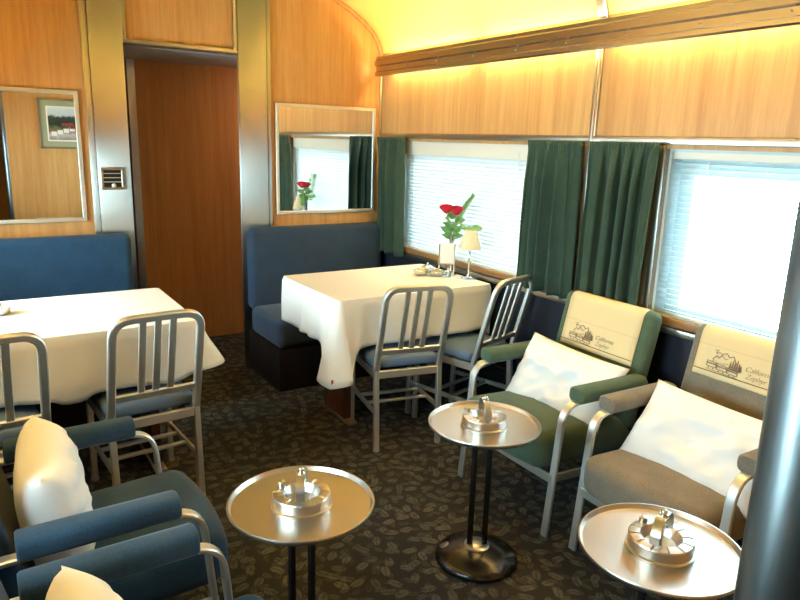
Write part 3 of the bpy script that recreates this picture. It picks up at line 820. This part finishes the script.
# ------------------------------------------------------------------ smoking stands
def smoking_stand(label, loc, rz):
    t = thing('smoking_stand', label, 'ashtray stand', loc, rz, 'round metal smoking stands'); Z = .565
    bm = new(); lathe(bm, [(0, 0), (.154, 0), (.162, .007), (.160, .018), (.142, .036), (.10, .052), (.055, .060), (0, .062)], 48); bs = obj('base', bm, M['dark_metal'], t, 60)
    bm = new(); lathe(bm, [(0, .056), (.05, .056), (.05, .066), (.046, .069), (0, .069)], 32); obj('base_plate', bm, M['tray'], t, 40)
    bm = new(); lathe(bm, [(0, 0), (.02, 0), (.02, .005), (.012, .007), (0, .007)], 20, Matrix.Translation((-.122, .035, .038)) @ Matrix.Rotation(-.45, 4, V((.28, .96, 0)))); obj('emblem', bm, M['tray'], t, 40)
    for sx in (-1, 1):
        bm = new(); rod(bm, (sx * .029, 0, .066), (sx * .029, 0, Z - .012), .0115, 16); obj('post', bm, M['dark_metal'], t, 60)
    bm = new(); lathe(bm, [(0, Z - .016), (.06, Z - .016), (.06, Z - .002), (0, Z - .002)], 24); obj('under_plate', bm, M['dark_metal'], t, 40)
    bm = new(); lathe(bm, [(0, Z - .002), (.182, Z - .002), (.203, Z + .001), (.210, Z + .007), (.212, Z + .014), (.210, Z + .018), (.206, Z + .018), (.203, Z + .013), (.199, Z + .006), (.186, Z + .0045), (0, Z + .0035)], 72); obj('tray', bm, M['tray'], t, 50)
    # ash bowl with notched ring
    bm = new(); n = 144; s = new()
    pf = [(.088, Z + .004), (.088, Z + .012), (.083, Z + .015), (.083, Z + .040), (.081, Z + .044), (.066, Z + .046), (.053, Z + .045), (.049, Z + .040), (.040, Z + .022), (.02, Z + .014), (0, Z + .012)]
    rings = []
    for q, (r, z) in enumerate(pf):
        if r == 0: rings.append([s.verts.new((0, 0, z))]); continue
        row = []
        for i in range(n):
            a = 2 * PI * i / n; zz = z
            if 4 <= q <= 6 and (i % 12) == 0: zz -= .003
            row.append(s.verts.new((r * math.cos(a), r * math.sin(a), zz)))
        rings.append(row)
    for a, b in zip(rings, rings[1:]):
        for i in range(n):
            j = (i + 1) % n
            s.faces.new((a[i], a[j], b[0])) if len(b) == 1 else s.faces.new((a[i], a[j], b[j], b[i]))
    bmesh.ops.recalc_face_normals(s, faces=s.faces[:]); merge(bm, s); ash = obj('ash_bowl', bm, M['tray'], t, 24)
    bm = new(); lathe(bm, [(.0, 0), (.011, 0), (.011, .016), (.008, .018), (0, .018)], 16, Matrix.Translation((-.060, .038, Z + .042))); obj('match_holder', bm, M['tray'], ash, 40)
    bm = new()
    for a0 in (0, 1):       # two curved straps meeting under a ball
        sg = 1 if a0 else -1
        pts = [V((0, sg * .060, Z + .044)), V((0, sg * .062, Z + .066)), V((0, sg * .048, Z + .092)), V((0, sg * .022, Z + .106)), V((0, 0, Z + .100 + .005 * a0))]
        dense = fillet(pts, .02, 4)
        sweep(bm, dense, rectp(.026, .003, .001), (1, 0, 0))
    rod(bm, (0, 0, Z + .013), (0, 0, Z + .097), .004, 10)
    obj('handle', bm, M['tray'], ash, 40)
    bm = new(); ball(bm, (0, .0, Z + .113), .009); lathe(bm, [(0, 0), (.012, 0), (.012, .004), (0, .004)], 14, Matrix.Translation((0, 0, Z + .104))); obj('knob', bm, M['chrome'], ash, 60)
    return t
s0 = smoking_stand('round smoking stand beside the green armchair, showing its whole glossy black base', (1.555, 1.80, 0), math.radians(-28))
dup(s0, (.727, 1.62, 0), math.radians(-28), 'round smoking stand at bottom centre, near the blue armchairs')
dup(s0, (1.452, .948, 0), math.radians(-70), 'round smoking stand before the grey armchair, cut by the bottom picture edge')

# ------------------------------------------------------------------ things on the right table
TT = TZ + .0065
def vase_at(x, y):
    o = thing('bud_vase', 'slender silver bud vase holding the red roses', 'vase', (x, y, TT))
    bm = new(); lathe(bm, [(0, 0), (.034, 0), (.034, .004), (.018, .010), (.013, .03), (.014, .10), (.017, .19), (.021, .245), (.019, .245), (.012, .12), (.008, .02), (0, .018)], 28)
    obj('body', bm, M['chrome'], o, 50); return o
VX, VY = 2.52, 3.325
vase_at(VX, VY)
def rose(label, path, seed, sc):
    random.seed(seed)
    t = thing('rose', label, 'flower', (VX, VY, TT + .06), 0, 'red roses in the vase')
    bm = new(); tube(bm, path, .003, 8); st = obj('stem', bm, M['stem'], t, 60)
    tip = V(path[-1]); bm = new()
    # layered cupped petals
    for ring, (n, rr, hh, op) in enumerate(((3, .010, .040, .0), (4, .017, .042, .1), (5, .024, .040, .3), (6, .029, .034, .7))):
        for k in range(n):
            a = 2 * PI * (k + ring * .37) / n; s = new(); g = []
            for i in range(6):
                row = []
                v = i / 5
                for j in range(6):
                    u = (j / 5 - .5) * 2
                    spread = 1.25 * 2 * PI / n / 2 * (math.sin(min(1, v * 1.2 + .15) * PI / 2))
                    ang = a + u * spread; r = (rr * (.25 + .75 * math.sin(v * PI / 2)) + op * .010 * v ** 3) * sc
                    row.append(s.verts.new((r * math.cos(ang), r * math.sin(ang), (v * hh - .004 * u * u * v + .002 * math.sin(u * 4 + k)) * sc)))
                g.append(row)
            for i in range(5):
                for j in range(5): s.faces.new((g[i][j], g[i][j + 1], g[i + 1][j + 1], g[i + 1][j]))
            merge(bm, s, Matrix.Translation(tip))
    bmesh.ops.recalc_face_normals(bm, faces=bm.faces[:])
    obj('bloom', bm, M['rose'], t, 180)
    bm = new()
    for k in range(5):
        f = .35 + k * .13; i = f * (len(path) - 1); i0 = int(i); p = V(path[i0]).lerp(V(path[min(i0 + 1, len(path) - 1)]), i - i0)
        a = k * 2.4 + seed; d = V((math.cos(a), math.sin(a), .35)); leaf(bm, p, d, .07, .045)
    obj('leaves', bm, M['leaf'], t, 60)
def leaf(bm, p, d, L, W):
    d = d.normalized(); f_ = V((-.55 + .5 * noise.noise(p * 40), -.7, .45 + .5 * noise.noise(p * 55 + d))); sd = d.cross(f_).normalized(); up = sd.cross(d); s = new(); g = []
    for i in range(7):
        v = i / 6; w = W / 2 * math.sin(PI * v ** .8) ; c = p + d * L * v + up * (-.25 * L * v * v)
        g.append([s.verts.new(c - sd * w + up * w * .3), s.verts.new(c), s.verts.new(c + sd * w + up * w * .3)])
    for a, b in zip(g, g[1:]):
        for j in range(2): s.faces.new((a[j], a[j + 1], b[j + 1], b[j]))
    bmesh.ops.remove_doubles(s, verts=s.verts, dist=1e-5)
    merge(bm, s)
rose('red rose in the silver vase, the bloom further left', [(0, 0, 0), (-.004, .0, .17), (-.02, .01, .27), (-.046, .012, .325)], 3, 1.3)
rose('red rose in the silver vase, the bloom beside the fern frond', [(.003, .002, 0), (.004, .0, .17), (.01, -.01, .26), (.006, -.022, .315)], 5, 1.35)
t = thing('fern_frond', 'feathery green fern frond rising from the vase behind the roses', 'foliage', (VX, VY, TT + .06))
path = [V((.006, -.004, 0)), V((.008, .0, .16)), V((.02, -.005, .25)), V((.05, -.02, .33)), V((.085, -.045, .40)), V((.098, -.06, .435))]
bm = new(); tube(bm, path, .002, 6, .4); obj('stem', bm, M['stem'], t, 60)
bm = new()
for k in range(20):
    f = .40 + .60 * k / 20; i = f * 5; i0 = min(4, int(i)); p = path[i0].lerp(path[i0 + 1], i - i0); dr = (path[i0 + 1] - path[i0]).normalized()
    for sg in (-1, 1):
        sd = dr.cross(V((.5, -.8, .2))).normalized() * sg
        leaf(bm, p, sd + dr * .7, .055 * (1.05 - .6 * k / 26), .013)
obj('leaflets', bm, M['leaf'], t, 60)
t = thing('leafy_sprig', 'broad leafy green sprig hanging low over the vase rim', 'foliage', (VX, VY, TT + .06))
bm = new(); tube(bm, [(-.005, .003, 0), (-.006, 0, .18), (.03, -.03, .23), (.085, -.075, .235)], .0022, 6); obj('stem', bm, M['stem'], t, 60)
bm = new()
for p, d, L in (((.085, -.075, .235), (.7, -.6, .1), .06), ((.05, -.05, .235), (.2, -.9, -.1), .06), ((.03, -.03, .23), (.9, .1, .3), .055), ((-.006, 0, .20), (-.8, .2, .5), .07), ((-.006, 0, .19), (-.4, -.8, .3), .06),
                ((0, 0, .21), (-.2, -.6, .8), .06), ((0, 0, .2), (.3, -.7, .6), .065), ((-.005, .0, .215), (-.9, -.1, .9), .075)): leaf(bm, V(p), V(d), L * 1.2, .05)
obj('leaves', bm, M['leaf'], t, 60)

t = thing('table_lamp', 'small table lamp with cream shade and chrome stem by the blind', 'lamp', (2.535, 3.165, TT))
bm = new(); lathe(bm, [(0, 0), (.048, 0), (.048, .006), (.03, .012), (.012, .018), (.009, .03), (0, .03)], 32); obj('base', bm, M['chrome'], t, 50)
bm = new(); lathe(bm, [(.0, .02), (.007, .02), (.007, .10), (.011, .105), (.011, .112), (.007, .118), (.007, .19), (.012, .20), (.012, .215), (0, .215)], 18); obj('stem', bm, M['chrome'], t, 50)
bm = new(); lathe(bm, [(.070, .186), (.036, .298), (.034, .298), (.068, .186), (.070, .186)], 40); obj('lamp_shade', bm, M['shade'], t, 60)
bm = new(); ball(bm, (0, 0, .235), .018, (1, 1, 1.3)); obj('bulb', bm, M['white'], t, 60)

t = thing('menu_card_holder', 'white menu card held between two slim chrome posts', 'card holder', (2.462, 3.295, TT), math.radians(-34))
bm = new()
for x in (-.047, .047): rod(bm, (x, 0, .0), (x, 0, .195), .004, 10); ball(bm, (x, 0, .197), .006)
rod(bm, (-.047, 0, .075), (.047, 0, .075), .003, 8); box(bm, (-.055, -.022, 0), (.055, .022, .005), .002, 1)
obj('stand', bm, M['chrome'], t, 50)
bm = new(); box(bm, (-.042, -.002, .079), (.042, .002, .205)); obj('card', bm, M['card'], t, 0)

def bowl(label, loc, sc, lid=False):
    t = thing('silver_bowl', label, 'bowl', loc, 0, 'small silver bowls on the tables')
    sv = M['silver']; bm = new(); P = [(0, 0), (.026, 0), (.038, .008), (.045, .026), (.047, .036), (.045, .037), (.042, .028), (.034, .012), (.02, .006), (0, .005)]
    lathe(bm, [(r * sc, z * sc) for r, z in P], 32); obj('body', bm, sv, t, 50)
    if lid:
        bm = new(); lathe(bm, [(r * sc, z * sc) for r, z in ((.047, .037), (.047, .040), (.03, .052), (.008, .058), (.007, .064), (.010, .070), (0, .076), )], 32); obj('lid', bm, sv, t, 50)
    return t
bowl('left front of the three small silver bowls grouped by the vase', (2.325, 3.375, TT), 1.0)
bowl('right front of the three small silver bowls, nearest the vase', (2.395, 3.305, TT), 1.0)
bowl('lidded silver bowl, rearmost of the three grouped by the vase', (2.425, 3.445, TT), .85, True)
bowl('lone silver bowl on the left table at the picture edge', (.065, 3.40, TT), 1.15)
t = thing('salt_shaker', 'tiny clear salt shaker below the menu card', 'salt shaker', (2.44, 3.245, TT))
bm = new(); lathe(bm, [(0, 0), (.016, 0), (.017, .02), (.013, .042), (0, .042)], 20); obj('body', bm, M['glass'], t, 50)
bm = new(); lathe(bm, [(.0135, .042), (.013, .052), (.007, .058), (0, .059)], 20); obj('cap', bm, M['chrome'], t, 50)

# ------------------------------------------------------------------ light
w = bpy.data.worlds.new('daylight'); SC.world = w; w.use_nodes = True
bg = w.node_tree.nodes['Background']
bg.inputs['Color'].default_value = (.66, .89, 1.0, 1); bg.inputs['Strength'].default_value = 16.0
def portal(name, loc, rot, sy, sz):
    l = bpy.data.lights.new(name, 'AREA'); l.shape = 'RECTANGLE'; l.size = sy; l.size_y = sz; l.cycles.is_portal = True
    o = bpy.data.objects.new(name, l); COL.objects.link(o); o.location = loc; o.rotation_euler = rot
for i, (a, b) in enumerate((W1, W2)):
    cy, L = (a + b) / 2, b - a - .17
    portal('daylight_right', (XW + .15, cy, 1.19), (0, PI / 2, 0), .60, L)
    portal('daylight_left', (XL - .15, cy, 1.19), (0, -PI / 2, 0), .60, L)

t = thing('added_passage_lamp', 'round lamp added out of sight in the passage to brighten its wall', 'light', (2.25, 4.88, DZ - .008))  # unseen lamp, added only to brighten the passage panel
bm = new(); lathe(bm, [(0, -.045), (.05, -.040), (.085, -.022), (.095, 0), (0, 0)], 28); obj('diffuser', bm, m_emit('added_passage_glow', (1, .80, .52, 1), 34.0), t, 60)
bm = new(); lathe(bm, [(.094, 0), (.094, -.014), (.108, -.012), (.112, 0)], 28); obj('rim', bm, M['trim'], t, 60)

# ------------------------------------------------------------------ camera
f, yaw, pitch, roll = 671.93, .57298, .23241, .02972
fw = V((math.sin(yaw) * math.cos(pitch), math.cos(yaw) * math.cos(pitch), -math.sin(pitch)))
r0 = V((math.cos(yaw), -math.sin(yaw), 0)); u0 = r0.cross(fw)
r = r0 * math.cos(roll) + u0 * math.sin(roll); u = -r0 * math.sin(roll) + u0 * math.cos(roll)
cd = bpy.data.cameras.new('camera'); cam = bpy.data.objects.new('camera', cd); COL.objects.link(cam)
cam.matrix_world = Matrix(((r.x, u.x, -fw.x, 0), (r.y, u.y, -fw.y, 0), (r.z, u.z, -fw.z, 1.6), (0, 0, 0, 1)))
cd.sensor_width = 36; cd.sensor_fit = 'HORIZONTAL'; cd.lens = f / 800 * 36; cd.clip_start = .02
SC.camera = cam
SC.view_settings.view_transform = 'Standard'; SC.view_settings.look = 'None'; SC.view_settings.gamma = 1; SC.view_settings.use_curve_mapping = False
SC.view_settings.exposure = 1.0
SC.cycles.use_denoising = True
SC.cycles.max_bounces = 10; SC.cycles.diffuse_bounces = 5; SC.cycles.glossy_bounces = 5; SC.cycles.transparent_max_bounces = 12
SC.cycles.sample_clamp_indirect = 8.0; SC.cycles.caustics_reflective = False; SC.cycles.caustics_refractive = False
